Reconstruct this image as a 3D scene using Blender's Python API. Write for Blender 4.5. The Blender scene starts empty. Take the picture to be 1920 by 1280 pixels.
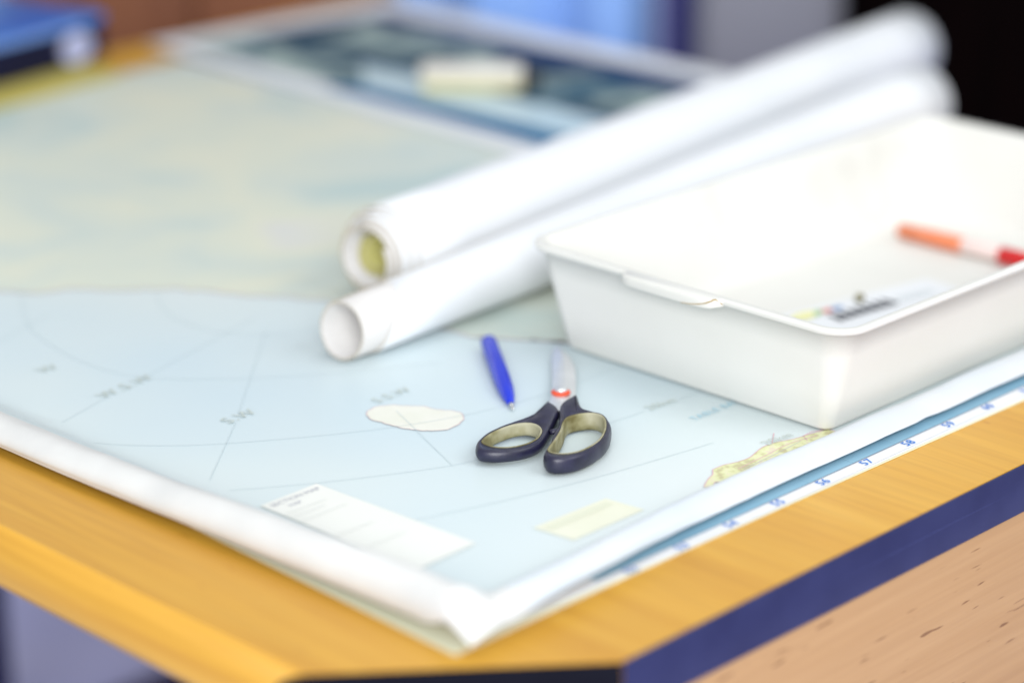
import bpy, bmesh, math, random
from mathutils import Vector, Matrix, noise

scene = bpy.context.scene
R = math.radians

# ------------------------------------------------------------------ camera
cam_data = bpy.data.cameras.new('camera')
cam = bpy.data.objects.new('camera', cam_data)
scene.collection.objects.link(cam)
cam.location = (-1.0535, -0.9863, 0.600)
cam.rotation_euler = (R(90 - 19.9), 0, R(44.3 - 90))
cam_data.sensor_width = 36.0
cam_data.lens = 88.1
cam_data.clip_start = 0.05
cam_data.clip_end = 60
cam_data.dof.use_dof = True
cam_data.dof.focus_distance = 1.562
cam_data.dof.aperture_fstop = 1.85
scene.camera = cam

# ------------------------------------------------------------------ world, lamps, exposure
world = bpy.data.worlds.new('World')
scene.world = world
world.use_nodes = True
bg = world.node_tree.nodes['Background']
bg.inputs['Color'].default_value = (0.90, 0.95, 1.0, 1)
bg.inputs['Strength'].default_value = 0.52

def area(name, loc, target, sx, sy, power, col):
    l = bpy.data.lights.new(name, 'AREA')
    l.shape = 'RECTANGLE'; l.size = sx; l.size_y = sy
    l.energy = power; l.color = col
    o = bpy.data.objects.new(name, l)
    scene.collection.objects.link(o)
    o.location = loc
    d = Vector(target) - Vector(loc)
    o.rotation_euler = d.to_track_quat('-Z', 'Y').to_euler()
    return o
area('ceiling_light', (0.45, 0.15, 2.3), (0.25, 0.15, 0), 1.2, 1.2, 9, (1.0, 0.985, 0.96))
area('window_light', (0.65, -1.55, 1.55), (0.25, 0.15, 0.0), 1.6, 1.2, 17, (0.92, 0.96, 1.0))
area('camera_side_fill', (-1.95, -1.75, 1.15), (0.1, 0.15, 0.0), 1.8, 1.3, 68, (0.97, 0.98, 1.0))  # added fill lamp beside the camera, brightens the camera-facing sides

scene.view_settings.view_transform = 'Standard'
scene.view_settings.look = 'None'
scene.view_settings.exposure = 0.36
scene.view_settings.gamma = 1.0
scene.view_settings.use_curve_mapping = False
scene.render.engine = 'CYCLES'
scene.cycles.use_denoising = True
scene.cycles.max_bounces = 8

# ------------------------------------------------------------------ helpers
COL = scene.collection

def obj(name, verts, faces, mat, parent=None, smooth=False, mats=None, fmat=None):
    me = bpy.data.meshes.new(name)
    me.from_pydata([tuple(v) for v in verts], [], faces)
    me.validate(); me.update()
    for m in (mats or [mat]):
        me.materials.append(m)
    if fmat:
        for p, i in zip(me.polygons, fmat):
            p.material_index = i
    if smooth:
        for p in me.polygons:
            p.use_smooth = True
    o = bpy.data.objects.new(name, me)
    COL.objects.link(o)
    o.parent = parent
    return o

def from_bm(name, bm, mat, parent=None, smooth=False):
    me = bpy.data.meshes.new(name)
    bmesh.ops.recalc_face_normals(bm, faces=bm.faces)
    bm.to_mesh(me); bm.free()
    me.materials.append(mat)
    if smooth:
        for p in me.polygons:
            p.use_smooth = True
    o = bpy.data.objects.new(name, me)
    COL.objects.link(o)
    o.parent = parent
    return o

def empty(name, loc=(0, 0, 0), rz=0):
    o = bpy.data.objects.new(name, None)
    COL.objects.link(o)
    o.location = loc
    o.rotation_euler = (0, 0, rz)
    o.empty_display_size = 0.05
    return o

def tag(o, label, cat, group=None):
    o['label'] = label; o['category'] = cat
    if group: o['group'] = group
    return o

def bevel_mod(o, w, seg=3, angle=40):
    m = o.modifiers.new('bevel', 'BEVEL')
    m.width = w; m.segments = seg; m.limit_method = 'ANGLE'; m.angle_limit = R(angle)
    return o

def box(name, x0, x1, y0, y1, z0, z1, mat, parent=None, bev=0.0, seg=3):
    v = [(x0,y0,z0),(x1,y0,z0),(x1,y1,z0),(x0,y1,z0),(x0,y0,z1),(x1,y0,z1),(x1,y1,z1),(x0,y1,z1)]
    f = [(0,3,2,1),(4,5,6,7),(0,1,5,4),(1,2,6,5),(2,3,7,6),(3,0,4,7)]
    o = obj(name, v, f, mat, parent, smooth=bev > 0)
    if bev > 0:
        bevel_mod(o, bev, seg)
    return o

def rings(name, loops, mat, parent=None, close_v=False, cap0=False, cap1=False, smooth=True):
    """loft closed loops of equal length"""
    n = len(loops[0]); verts = [p for l in loops for p in l]; faces = []
    m = len(loops)
    for i in range(m if close_v else m - 1):
        j = (i + 1) % m
        for k in range(n):
            k2 = (k + 1) % n
            faces.append((i*n+k, i*n+k2, j*n+k2, j*n+k))
    if cap0: faces.append(tuple(range(n))[::-1])
    if cap1: faces.append(tuple((m-1)*n + k for k in range(n)))
    return obj(name, verts, faces, mat, parent, smooth)

def catmull(pts, sub, closed=False):
    out = []; n = len(pts)
    idx = range(n) if closed else range(n - 1)
    for i in idx:
        if closed:
            p = [pts[(i + k - 1) % n] for k in range(4)]
        else:
            p = [pts[max(0, min(n - 1, i + k - 1))] for k in range(4)]
        for s in range(sub):
            t = s / sub
            out.append(tuple(0.5*((2*p[1][c]) + (-p[0][c]+p[2][c])*t + (2*p[0][c]-5*p[1][c]+4*p[2][c]-p[3][c])*t*t
                       + (-p[0][c]+3*p[1][c]-3*p[2][c]+p[3][c])*t**3) for c in range(len(p[0]))))
    if not closed: out.append(tuple(pts[-1]))
    return out

def lerp(a, b, t): return a + (b - a) * t
def sstep(a, b, x):
    t = max(0.0, min(1.0, (x - a) / (b - a)))
    return t * t * (3 - 2 * t)

# ------------------------------------------------------------------ materials
def new_mat(name, col, rough=0.5, spec=0.5, metal=0.0, coat=0.0, trans=0.0):
    m = bpy.data.materials.new(name); m.use_nodes = True
    b = m.node_tree.nodes['Principled BSDF']
    b.inputs['Base Color'].default_value = (*col, 1)
    b.inputs['Roughness'].default_value = rough
    b.inputs['Specular IOR Level'].default_value = spec
    b.inputs['Metallic'].default_value = metal
    b.inputs['Coat Weight'].default_value = coat
    b.inputs['Transmission Weight'].default_value = trans
    return m

def noisy(name, stops, scale=(1, 1, 1), nscale=5.0, detail=4.0, rough=0.5, spec=0.5, bump=0.0, bscale=200.0, coat=0.0,
          distortion=0.0, rough_var=0.0):
    """principled material whose colour runs through a ramp driven by noise in object space"""
    m = new_mat(name, (0.5, 0.5, 0.5), rough, spec, coat=coat)
    nt = m.node_tree; b = nt.nodes['Principled BSDF']
    tc = nt.nodes.new('ShaderNodeTexCoord'); mp = nt.nodes.new('ShaderNodeMapping')
    mp.inputs['Scale'].default_value = scale
    nt.links.new(tc.outputs['Object'], mp.inputs['Vector'])
    nz = nt.nodes.new('ShaderNodeTexNoise')
    nz.inputs['Scale'].default_value = nscale; nz.inputs['Detail'].default_value = detail
    nz.inputs['Distortion'].default_value = distortion
    nt.links.new(mp.outputs['Vector'], nz.inputs['Vector'])
    cr = nt.nodes.new('ShaderNodeValToRGB')
    el = cr.color_ramp.elements
    while len(el) > 1: el.remove(el[-1])
    el[0].position = stops[0][0]; el[0].color = (*stops[0][1], 1)
    for p, c in stops[1:]:
        e = el.new(p); e.color = (*c, 1)
    nt.links.new(nz.outputs['Fac'], cr.inputs['Fac'])
    nt.links.new(cr.outputs['Color'], b.inputs['Base Color'])
    if rough_var:
        mr = nt.nodes.new('ShaderNodeMapRange')
        mr.inputs['To Min'].default_value = rough - rough_var; mr.inputs['To Max'].default_value = rough + rough_var
        nt.links.new(nz.outputs['Fac'], mr.inputs['Value']); nt.links.new(mr.outputs['Result'], b.inputs['Roughness'])
    if bump:
        n2 = nt.nodes.new('ShaderNodeTexNoise'); n2.inputs['Scale'].default_value = bscale; n2.inputs['Detail'].default_value = 3
        nt.links.new(tc.outputs['Object'], n2.inputs['Vector'])
        bp = nt.nodes.new('ShaderNodeBump'); bp.inputs['Strength'].default_value = bump; bp.inputs['Distance'].default_value = 0.001
        nt.links.new(n2.outputs['Fac'], bp.inputs['Height']); nt.links.new(bp.outputs['Normal'], b.inputs['Normal'])
    return m

def wood(name, c0, c1, c2, along, rough, spec, fleck=0.55, fine=0.65, fthr=0.25):
    """veneer: long soft grain plus fine pores; 'along' is the axis the grain runs in"""
    m = new_mat(name, c1, rough, spec)
    nt = m.node_tree; b = nt.nodes['Principled BSDF']; L = nt.links.new
    tc = nt.nodes.new('ShaderNodeTexCoord')
    def nz(scale, nscale, detail, dist=0.0):
        mp = nt.nodes.new('ShaderNodeMapping'); mp.inputs['Scale'].default_value = scale
        L(tc.outputs['Object'], mp.inputs['Vector'])
        n = nt.nodes.new('ShaderNodeTexNoise'); n.inputs['Scale'].default_value = nscale
        n.inputs['Detail'].default_value = detail; n.inputs['Distortion'].default_value = dist
        L(mp.outputs['Vector'], n.inputs['Vector']); return n
    lo, hi = 1.2, 26.0
    s1 = tuple(lo if a == along else hi for a in 'xyz')
    s2 = tuple(9.0 if a == along else 210.0 for a in 'xyz')
    s3 = tuple(34.0 if a == along else 230.0 for a in 'xyz')
    n1 = nz(s1, 1.0, 5.0, 1.2); n2 = nz(s2, 1.0, 3.0); n3 = nz(s3, 1.0, 1.0)
    cr = nt.nodes.new('ShaderNodeValToRGB'); e = cr.color_ramp.elements
    e[0].position = 0.30; e[0].color = (*c0, 1); e[1].position = 0.72; e[1].color = (*c2, 1)
    k = e.new(0.5); k.color = (*c1, 1)
    L(n1.outputs['Fac'], cr.inputs['Fac'])
    cr2 = nt.nodes.new('ShaderNodeValToRGB'); e = cr2.color_ramp.elements
    e[0].position = 0.35; e[0].color = (0.86, 0.83, 0.80, 1); e[1].position = 0.62; e[1].color = (1, 1, 1, 1)
    L(n2.outputs['Fac'], cr2.inputs['Fac'])
    mx = nt.nodes.new('ShaderNodeMix'); mx.data_type = 'RGBA'; mx.blend_type = 'MULTIPLY'; mx.inputs['Factor'].default_value = fine
    L(cr.outputs['Color'], mx.inputs['A']); L(cr2.outputs['Color'], mx.inputs['B'])
    cr3 = nt.nodes.new('ShaderNodeValToRGB'); e = cr3.color_ramp.elements
    e[0].position = fthr - 0.04; e[0].color = (fleck, fleck*0.85, fleck*0.75, 1); e[1].position = fthr + 0.01; e[1].color = (1, 1, 1, 1)
    L(n3.outputs['Fac'], cr3.inputs['Fac'])
    m2 = nt.nodes.new('ShaderNodeMix'); m2.data_type = 'RGBA'; m2.blend_type = 'MULTIPLY'; m2.inputs['Factor'].default_value = 1.0
    L(mx.outputs['Result'], m2.inputs['A']); L(cr3.outputs['Color'], m2.inputs['B'])
    L(m2.outputs['Result'], b.inputs['Base Color'])
    bp = nt.nodes.new('ShaderNodeBump'); bp.inputs['Strength'].default_value = 0.05; bp.inputs['Distance'].default_value = 0.0006
    L(n2.outputs['Fac'], bp.inputs['Height']); L(bp.outputs['Normal'], b.inputs['Normal'])
    return m

M = {}
M['wood_top'] = wood('beech_top', (0.54, 0.262, 0.026), (0.595, 0.312, 0.036), (0.64, 0.355, 0.050), 'y', 0.36, 0.5, 0.75)
M['wood_end'] = wood('beech_end', (0.44, 0.248, 0.108), (0.47, 0.270, 0.120), (0.495, 0.292, 0.135), 'x', 0.42, 0.45, 0.50, 0.5, 0.325)
M['band'] = noisy('navy_edging', [(0.35, (0.012, 0.014, 0.066)), (0.65, (0.018, 0.021, 0.082))], nscale=30, rough=0.38, spec=0.5, bump=0.08, bscale=900)
M['cap'] = noisy('shaded_navy_edging', [(0.3, (0.003, 0.003, 0.007)), (0.7, (0.005, 0.005, 0.010))], nscale=30, rough=0.6, spec=0.12)  # navy edging on the cut corner, darkened to stand for its shade
M['paper'] = noisy('white_paper', [(0.3, (0.69, 0.705, 0.725)), (0.7, (0.735, 0.745, 0.76))], nscale=9, rough=0.55, spec=0.3, bump=0.05, bscale=300)
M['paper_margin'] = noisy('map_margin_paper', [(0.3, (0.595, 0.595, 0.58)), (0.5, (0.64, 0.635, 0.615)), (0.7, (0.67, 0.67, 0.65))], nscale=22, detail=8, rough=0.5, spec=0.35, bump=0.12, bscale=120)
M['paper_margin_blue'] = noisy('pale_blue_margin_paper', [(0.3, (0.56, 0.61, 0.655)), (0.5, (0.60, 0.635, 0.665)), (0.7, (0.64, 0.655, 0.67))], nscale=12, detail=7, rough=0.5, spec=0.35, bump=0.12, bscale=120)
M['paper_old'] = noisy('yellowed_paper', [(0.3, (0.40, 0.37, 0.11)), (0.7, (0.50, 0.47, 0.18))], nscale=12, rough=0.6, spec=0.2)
M['paper_edge'] = noisy('paper_cut_edge', [(0.3, (0.44, 0.37, 0.25)), (0.7, (0.58, 0.52, 0.41))], nscale=60, rough=0.7, spec=0.2)
M['paper_cream'] = noisy('cream_paper', [(0.3, (0.74, 0.73, 0.52)), (0.7, (0.80, 0.79, 0.60))], nscale=12, rough=0.6, spec=0.25)
M['paper_inner'] = noisy('inner_paper', [(0.3, (0.60, 0.58, 0.56)), (0.7, (0.66, 0.64, 0.62))], nscale=12, rough=0.6, spec=0.25)  # greyer than white paper: shade inside the rolls put into the colour
M['sea'] = noisy('map_sea_print', [(0.32, (0.50, 0.61, 0.665)), (0.5, (0.58, 0.655, 0.66)), (0.68, (0.645, 0.685, 0.675))], nscale=1.8, detail=3, rough=0.42, spec=0.4)
M['land'] = noisy('map_land_print', [(0.28, (0.44, 0.55, 0.53)), (0.42, (0.555, 0.61, 0.55)), (0.52, (0.60, 0.635, 0.54)), (0.62, (0.645, 0.655, 0.535)), (0.75, (0.58, 0.59, 0.62))],
                  nscale=7.0, detail=6, rough=0.45, spec=0.4, distortion=0.6)
M['land_near'] = noisy('map_yellow_print', [(0.36, (0.50, 0.46, 0.26)), (0.45, (0.62, 0.63, 0.34)), (0.56, (0.68, 0.68, 0.42)), (0.66, (0.66, 0.58, 0.44))], nscale=150, detail=5, rough=0.45, spec=0.4)
M['island'] = noisy('map_island_print', [(0.35, (0.69, 0.69, 0.60)), (0.65, (0.73, 0.72, 0.65))], nscale=40, rough=0.45, spec=0.4)
M['legend'] = noisy('map_legend_print', [(0.35, (0.725, 0.73, 0.68)), (0.65, (0.745, 0.745, 0.70))], nscale=30, rough=0.45, spec=0.4)
M['panel'] = noisy('map_panel_print', [(0.35, (0.68, 0.68, 0.54)), (0.65, (0.71, 0.71, 0.58))], nscale=30, rough=0.45, spec=0.4)
M['panel_dark'] = new_mat('map_panel_stripe', (0.64, 0.65, 0.51), 0.45, 0.4)
M['ink_grey'] = new_mat('grey_ink', (0.52, 0.60, 0.62), 0.5, 0.3)
M['ink_dark'] = new_mat('dark_ink', (0.10, 0.11, 0.16), 0.5, 0.3)
M['ink_black'] = new_mat('black_ink', (0.015, 0.018, 0.03), 0.6, 0.2)
M['ink_soft'] = new_mat('soft_grey_ink', (0.44, 0.45, 0.50), 0.5, 0.3)
M['ink_faint'] = new_mat('faint_ink', (0.665, 0.68, 0.65), 0.5, 0.3)
M['ink_olive'] = new_mat('olive_ink', (0.49, 0.54, 0.50), 0.5, 0.3)
M['ink_pink'] = new_mat('pink_ink', (0.66, 0.42, 0.46), 0.5, 0.3)
M['ink_blue'] = new_mat('blue_ink', (0.03, 0.19, 0.60), 0.5, 0.3)
M['ink_sky'] = new_mat('pale_blue_ink', (0.36, 0.58, 0.68), 0.5, 0.3)
M['blue_band'] = noisy('map_blue_band', [(0.35, (0.22, 0.41, 0.54)), (0.65, (0.26, 0.45, 0.575))], nscale=20, rough=0.42, spec=0.4)
M['tray'] = noisy('white_plastic', [(0.24, (0.60, 0.58, 0.53)), (0.36, (0.67, 0.66, 0.615)), (0.7, (0.71, 0.70, 0.66))], nscale=9, detail=7, rough=0.50, spec=0.5, bump=0.06, bscale=160)
M['grime'] = new_mat('brown_chip', (0.36, 0.24, 0.08), 0.6, 0.3)
M['handle'] = noisy('navy_handle_plastic', [(0.35, (0.009, 0.0085, 0.026)), (0.65, (0.016, 0.015, 0.044))], nscale=120, rough=0.36, spec=0.55, bump=0.12, bscale=1400)
M['liner'] = noisy('olive_grip', [(0.36, (0.13, 0.11, 0.04)), (0.48, (0.25, 0.23, 0.12)), (0.64, (0.37, 0.35, 0.24))], nscale=50, detail=5, rough=0.55, spec=0.35, bump=0.2, bscale=500)
M['steel'] = noisy('blade_steel', [(0.4, (0.80, 0.81, 0.83)), (0.6, (0.86, 0.87, 0.89))], nscale=60, rough=0.34, spec=0.5)
M['steel'].node_tree.nodes['Principled BSDF'].inputs['Metallic'].default_value = 0.9
M['red_ring'] = new_mat('red_washer', (0.72, 0.075, 0.02), 0.4, 0.5)
M['pen_blue'] = noisy('blue_pen_plastic', [(0.3, (0.002, 0.016, 0.46)), (0.7, (0.004, 0.028, 0.56))], nscale=40, rough=0.25, spec=0.5)
M['pen_tip'] = new_mat('pen_tip_metal', (0.75, 0.75, 0.76), 0.25, 0.5, metal=1.0)
M['orange'] = noisy('salmon_plastic', [(0.3, (0.74, 0.20, 0.08)), (0.7, (0.78, 0.25, 0.12))], nscale=40, rough=0.35)
M['pale_pink'] = new_mat('pale_label', (0.78, 0.62, 0.58), 0.45)
M['red'] = noisy('red_cap_plastic', [(0.3, (0.58, 0.004, 0.006)), (0.7, (0.68, 0.008, 0.010))], nscale=40, rough=0.3)

# ------------------------------------------------------------------ setting: the floor
M['floor'] = noisy('lavender_carpet', [(0.35, (0.40, 0.42, 0.74)), (0.65, (0.52, 0.53, 0.80))], nscale=2.2, detail=8, rough=0.9, spec=0.1)
FZ = -0.75
fl = obj('floor', [(-4, -4, FZ), (8, -4, FZ), (8, 8, FZ), (-4, 8, FZ)], [(0, 1, 2, 3)], M['floor'])
fl['kind'] = 'structure'

# ------------------------------------------------------------------ the table
table = tag(empty('table', (0.26, 0.43, FZ)), 'beech wood table with navy edging under the maps', 'table')
XL, XR, YN, YF = -0.316, 0.838, -0.2105, 1.085
CH0, CH1 = -0.0915, -0.1765            # the chamfered corner: (XL,CH0) - (CH1,YN)
TT = 0.033
def on_table(o):
    o.parent = table
    o.matrix_parent_inverse = Matrix.Translation((-0.26, -0.43, -FZ))
    return o
# slab profile across x (a rounded front edge along the left side), swept along y and cut by the chamfer
br = 0.0145
prof = [(XL + br - br*math.sin(a), -br + br*math.cos(a)) for a in [R(q) for q in range(90, -1, -10)]]
prof = [(XL + 0.004, -TT), (XL, -TT + 0.006)] + [(XL, -br - 0.002)] + prof
bm = bmesh.new()
vn, vf = [], []
xs_top = [p for p in prof] + [(CH1, 0.0), (XR, 0.0), (XR, -TT), (CH1, -TT)]
def cut_y(x):
    if x >= CH1: return YN
    return CH0 + (YN - CH0) * (x - XL) / (CH1 - XL)
vn = [bm.verts.new((x, cut_y(x), z)) for x, z in xs_top]
vf = [bm.verts.new((x, YF, z)) for x, z in xs_top]
n = len(xs_top)
for i in range(n):
    j = (i + 1) % n
    bm.faces.new((vn[i], vn[j], vf[j], vf[i]))
bm.faces.new(vf)
np_ = len(prof)
bm.faces.new([vn[i] for i in range(np_ + 1)] + [vn[n - 1]])
bm.faces.new([vn[np_], vn[np_+1], vn[np_+2], vn[np_+3]])
top = from_bm('table_top', bm, M['wood_top'])
for p in top.data.polygons:
    p.use_smooth = abs(p.normal.y) < 0.3 and abs(p.normal.x) > 0.02 and p.normal.z > -0.3
on_table(top)
# navy band along the right edge, standing 1 mm proud
bnd = box('edge_band', CH1 + 0.0006, XR, YN - 0.0016, YN - 0.0001, -TT, -0.0003, M['band'], bev=0.0005, seg=2)
on_table(bnd)
M['scratch'] = new_mat('scuffed_edging', (0.07, 0.08, 0.21), 0.6, 0.4)
sv = [(lerp(-0.005, 0.185, i/24), YN - 0.0018 + 0.0001*math.sin(i), -0.0155 + 0.0006*noise.noise((i*.21, 0, 0))) for i in range(25)]
on_table(obj('scratch', [(x, y, z - 0.00016*math.sin(i/24*math.pi)) for i, (x, y, z) in enumerate(sv)] + [(x, y, z + 0.00016*math.sin(i/24*math.pi) + 0.00002) for i, (x, y, z) in enumerate(sv)], [(i, i+1, 26+i, 25+i) for i in range(24)], M['scratch']))
# navy edging across the cut corner, shade put into its near-black colour, following the rounded profile
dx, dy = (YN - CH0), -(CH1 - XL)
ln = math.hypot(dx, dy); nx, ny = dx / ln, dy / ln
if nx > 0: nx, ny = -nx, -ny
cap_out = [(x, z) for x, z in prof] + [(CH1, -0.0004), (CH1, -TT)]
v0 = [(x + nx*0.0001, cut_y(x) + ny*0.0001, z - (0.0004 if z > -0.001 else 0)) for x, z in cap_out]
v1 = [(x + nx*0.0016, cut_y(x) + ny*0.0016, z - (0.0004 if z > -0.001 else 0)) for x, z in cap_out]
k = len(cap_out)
on_table(obj('corner_edging', v0 + v1, [tuple(range(k))[::-1], tuple(range(k, 2*k))] + [(i, (i+1) % k, k + (i+1) % k, k + i) for i in range(k)], M['cap']))
# end panel flush below the band, and a far leg panel
on_table(box('end_panel', -0.166, 0.80, YN + 0.0005, YN + 0.0225, FZ, -TT - 0.0008, M['wood_end'], bev=0.001))
on_table(box('leg', 0.185, 0.245, YF - 0.085, YF - 0.035, FZ + 0.0402, -TT - 0.0008, M['band'], bev=0.004))
on_table(box('foot', -0.12, 0.64, YF - 0.10, YF - 0.02, FZ, FZ + 0.04, M['band'], bev=0.004))

# ------------------------------------------------------------------ sheets under the map
def flat_sheet(name, pts, z, th, mat, parent=None):
    n = len(pts)
    v = [(x, y, z) for x, y in pts] + [(x, y, z + th) for x, y in pts]
    f = [tuple(range(n))[::-1], tuple(range(n, 2*n))] + [(i, (i+1) % n, n + (i+1) % n, n + i) for i in range(n)]
    return obj(name, v, f, mat, parent)

def text_mesh(name, body, size, x, y, z, rz, mat, parent, align='CENTER', shear=0.0, spacing=1.0, bold=0.0):
    cu = bpy.data.curves.new(name, 'FONT')
    cu.body = body; cu.size = size; cu.align_x = align; cu.align_y = 'CENTER'
    cu.shear = shear; cu.space_character = spacing; cu.offset = bold
    cu.resolution_u = 3
    t = bpy.data.objects.new(name, cu); COL.objects.link(t)
    bpy.context.view_layer.update()
    me = bpy.data.meshes.new_from_object(t.evaluated_get(bpy.context.evaluated_depsgraph_get()))
    bpy.data.objects.remove(t); bpy.data.curves.remove(cu)
    me.materials.clear(); me.materials.append(mat)
    me.transform(Matrix.Translation((x, y, z)) @ Matrix.Rotation(rz, 4, 'Z'))
    o = bpy.data.objects.new(name, me); COL.objects.link(o); o.parent = parent
    return o

def ribbon(name, pts, w, z, mat, parent, sub=6, smooth=True):
    p = catmull(pts, sub) if smooth and len(pts) > 2 else list(pts)
    v = []; f = []
    for i, q in enumerate(p):
        a = p[max(0, i-1)]; b = p[min(len(p)-1, i+1)]
        tx, ty = b[0]-a[0], b[1]-a[1]; l = math.hypot(tx, ty) or 1
        v += [(q[0] - ty/l*w/2, q[1] + tx/l*w/2, z), (q[0] + ty/l*w/2, q[1] - tx/l*w/2, z)]
    for i in range(len(p)-1):
        f.append((2*i, 2*i+1, 2*i+3, 2*i+2))
    return obj(name, v, f, mat, parent)

s3 = flat_sheet('cream_sheet', [(-0.2330, -0.1440), (-0.06, -0.1455), (0.30, -0.1515), (0.62, -0.156), (0.62, 0.3), (-0.219, 0.3)], 0.0002, 0.0004, M['paper_cream'])
tag(s3, 'cream paper sheet lying lowest, its edge peeping out below the map', 'paper sheet')
s2 = flat_sheet('plain_sheet', [(-0.205, -0.140), (-0.05, -0.1455), (0.12, -0.1478), (0.30, -0.1500), (0.62, -0.154), (0.62, 0.3), (-0.205, 0.3)], 0.0010, 0.0004, M['paper'])
tag(s2, 'plain white paper sheet between the cream sheet and the numbered map', 'paper sheet')
nm = flat_sheet('numbered_map', [(-0.150, -0.1405), (-0.10, -0.1435), (0.05, -0.1468), (0.62, -0.1472), (0.62, 0.3), (-0.150, 0.3)], 0.0018, 0.0004, M['paper'])
tag(nm, 'map whose white border carries blue numbers, under the big map', 'map')
ZN = 0.0024
b_ = obj('blue_border', [(-0.118, -0.1385, ZN), (0.62, -0.1385, ZN), (0.62, -0.09, ZN), (-0.118, -0.09, ZN)], [(0, 1, 2, 3)], M['blue_band'], nm)
ribbon('border_line', [(-0.118, -0.1388), (0.62, -0.1388)], 0.0005, ZN + 0.0002, M['ink_dark'], nm)
for i, num in enumerate(range(52, 63)):
    x = 0.168 + (num - 58) * 0.0437
    text_mesh('border_number', str(num), 0.0092, x, -0.1434, ZN + 0.0002, R(-1.0), M['ink_blue'], nm, spacing=1.08, bold=0.0001)
    ribbon('grid_tick', [(x - 0.006, -0.1385), (x - 0.006, -0.09)], 0.0005, ZN + 0.0003, M['ink_sky'], nm)

# ------------------------------------------------------------------ the big map
big = tag(empty('sea_map', (0.12, 0.42, 0.003)), 'large pale blue coastal map with white curling margins, spread across the table', 'map')
def on_map(o):
    o.parent = big
    o.matrix_parent_inverse = Matrix.Translation((-0.12, -0.42, -0.003))
    return o
Z0 = 0.0034
MX1, MY1 = 0.499, 0.992
Lp = [(-0.187, 0.0), (-0.1955, 0.09), (-0.2045, 0.38), (-0.213, 0.74), (-0.2215, 0.97), (-0.2285, 0.985), (-0.2345, 0.84), (-0.2385, 0.64), (-0.2402, 0.42), (-0.2398, 0.24)]
Rp = [(-0.1030, 0.0), (-0.1055, 0.20), (-0.1085, 0.62), (-0.1115, 0.92), (-0.1150, 1.0), (-0.1195, 0.93), (-0.1245, 0.76), (-0.1290, 0.54), (-0.1325, 0.36)]
Lc = catmull(Lp, 4); Rc = catmull(Rp, 4)
us = [('m', q) for q in reversed(Lc)] + [('f', lerp(-0.183, MX1, i / 60)) for i in range(61)]
vs = [('m', q) for q in reversed(Rc)] + [('f', lerp(-0.101, MY1, i / 100)) for i in range(101)]
def hL(y):
    return lerp(0.0245, 0.0118, sstep(-0.17, 0.30, y)) + 0.0012 * noise.noise((y * 14, 3.1, 0)) + 0.0005 * noise.noise((y * 60, 9.1, 0))
def hR(x):
    return lerp(0.0150, 0.0088, sstep(-0.16, 0.00, x)) + 0.0013 * noise.noise((x * 16, 7.7, 0)) + 0.0006 * noise.noise((x * 55, 1.7, 0))
verts = []; faces = []; fm = []
for iv, (kv, qv) in enumerate(vs):
    for iu, (ku, qu) in enumerate(us):
        xb = qu[0] if ku == 'm' else qu
        yb = qv[0] if kv == 'm' else qv
        zl = zr = 0.0
        if ku == 'm':
            sh = 0.0125 * sstep(0.30, -0.16, yb)
            xx = xb + sh * sstep(-0.187, -0.23, xb) * 1.0
            zl = qu[1] * hL(yb) + 0.0004 * noise.noise((xb * 90, yb * 40, 4.0))
        else: xx = xb
        if kv == 'm':
            edge = sstep(-0.1030, -0.1325, yb)
            yy = yb - lerp(0.0190 * sstep(0.02, -0.20, xx), 0.0190 * sstep(0.04, -0.22, xx), edge)
            notch = max(0.0, 1 - abs(xx - 0.207) / 0.010)
            yy += edge**3 * 0.0022 * notch
            zf = qv[1]
            lift = sstep(-0.225, -0.15, xx) * sstep(0.02, -0.08, xx)
            if yb < -0.114: zf = lerp(zf, max(0.66, zf), lift)
            zl *= 1 - 0.88 * edge
            zr = zf * hR(xx) * sstep(-0.255, -0.19, xx) + 0.0004 * noise.noise((xx * 60, yb * 120, 8.0)) * edge
        else: yy = yb
        z = zl + zr - zl * zr / 0.034
        flatn = 0.0003 * noise.noise((xx * 6, yy * 6, 0)) if (ku == 'f' and kv == 'f') else 0
        verts.append((xx, yy, Z0 + z))
NU = len(us)
nLm, nRm = len(Lc), len(Rc)
for iv in range(len(vs) - 1):
    for iu in range(NU - 1):
        a = iv * NU + iu
        faces.append((a, a + 1, a + 1 + NU, a + NU))
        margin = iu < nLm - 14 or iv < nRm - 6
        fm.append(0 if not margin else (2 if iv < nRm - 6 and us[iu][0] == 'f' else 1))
sheet = obj('sheet', verts, faces, None, smooth=True, mats=[M['sea'], M['paper_margin'], M['paper_margin_blue'], M['paper_margin']], fmat=fm)
sm = sheet.modifiers.new('thickness', 'SOLIDIFY'); sm.thickness = 0.00025; sm.offset = -1; sm.material_offset = 3
on_map(sheet)

bv, bf, bn = [], [], 12
for j in range(101):
    y = lerp(-0.118, 0.98, j / 100)
    sh = 0.0125 * sstep(0.30, -0.16, y)
    for i in range(bn):
        q = Lc[len(Lc) - bn + i]
        xq = q[0] + sh * sstep(-0.187, -0.23, q[0])
        bv.append((xq + 0.0012 - 0.0008 * noise.noise((y * 9, 2.0, 0)), y, Z0 - 0.0018 + q[1] * hL(y) * 0.92))
for j in range(100):
    for i in range(bn - 1):
        a = j * bn + i; bf.append((a, a + 1, a + 1 + bn, a + bn))
on_map(obj('backing_sheet', bv, bf, M['paper_inner'], smooth=True)).modifiers.new('thickness', 'SOLIDIFY').thickness = 0.0003

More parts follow.
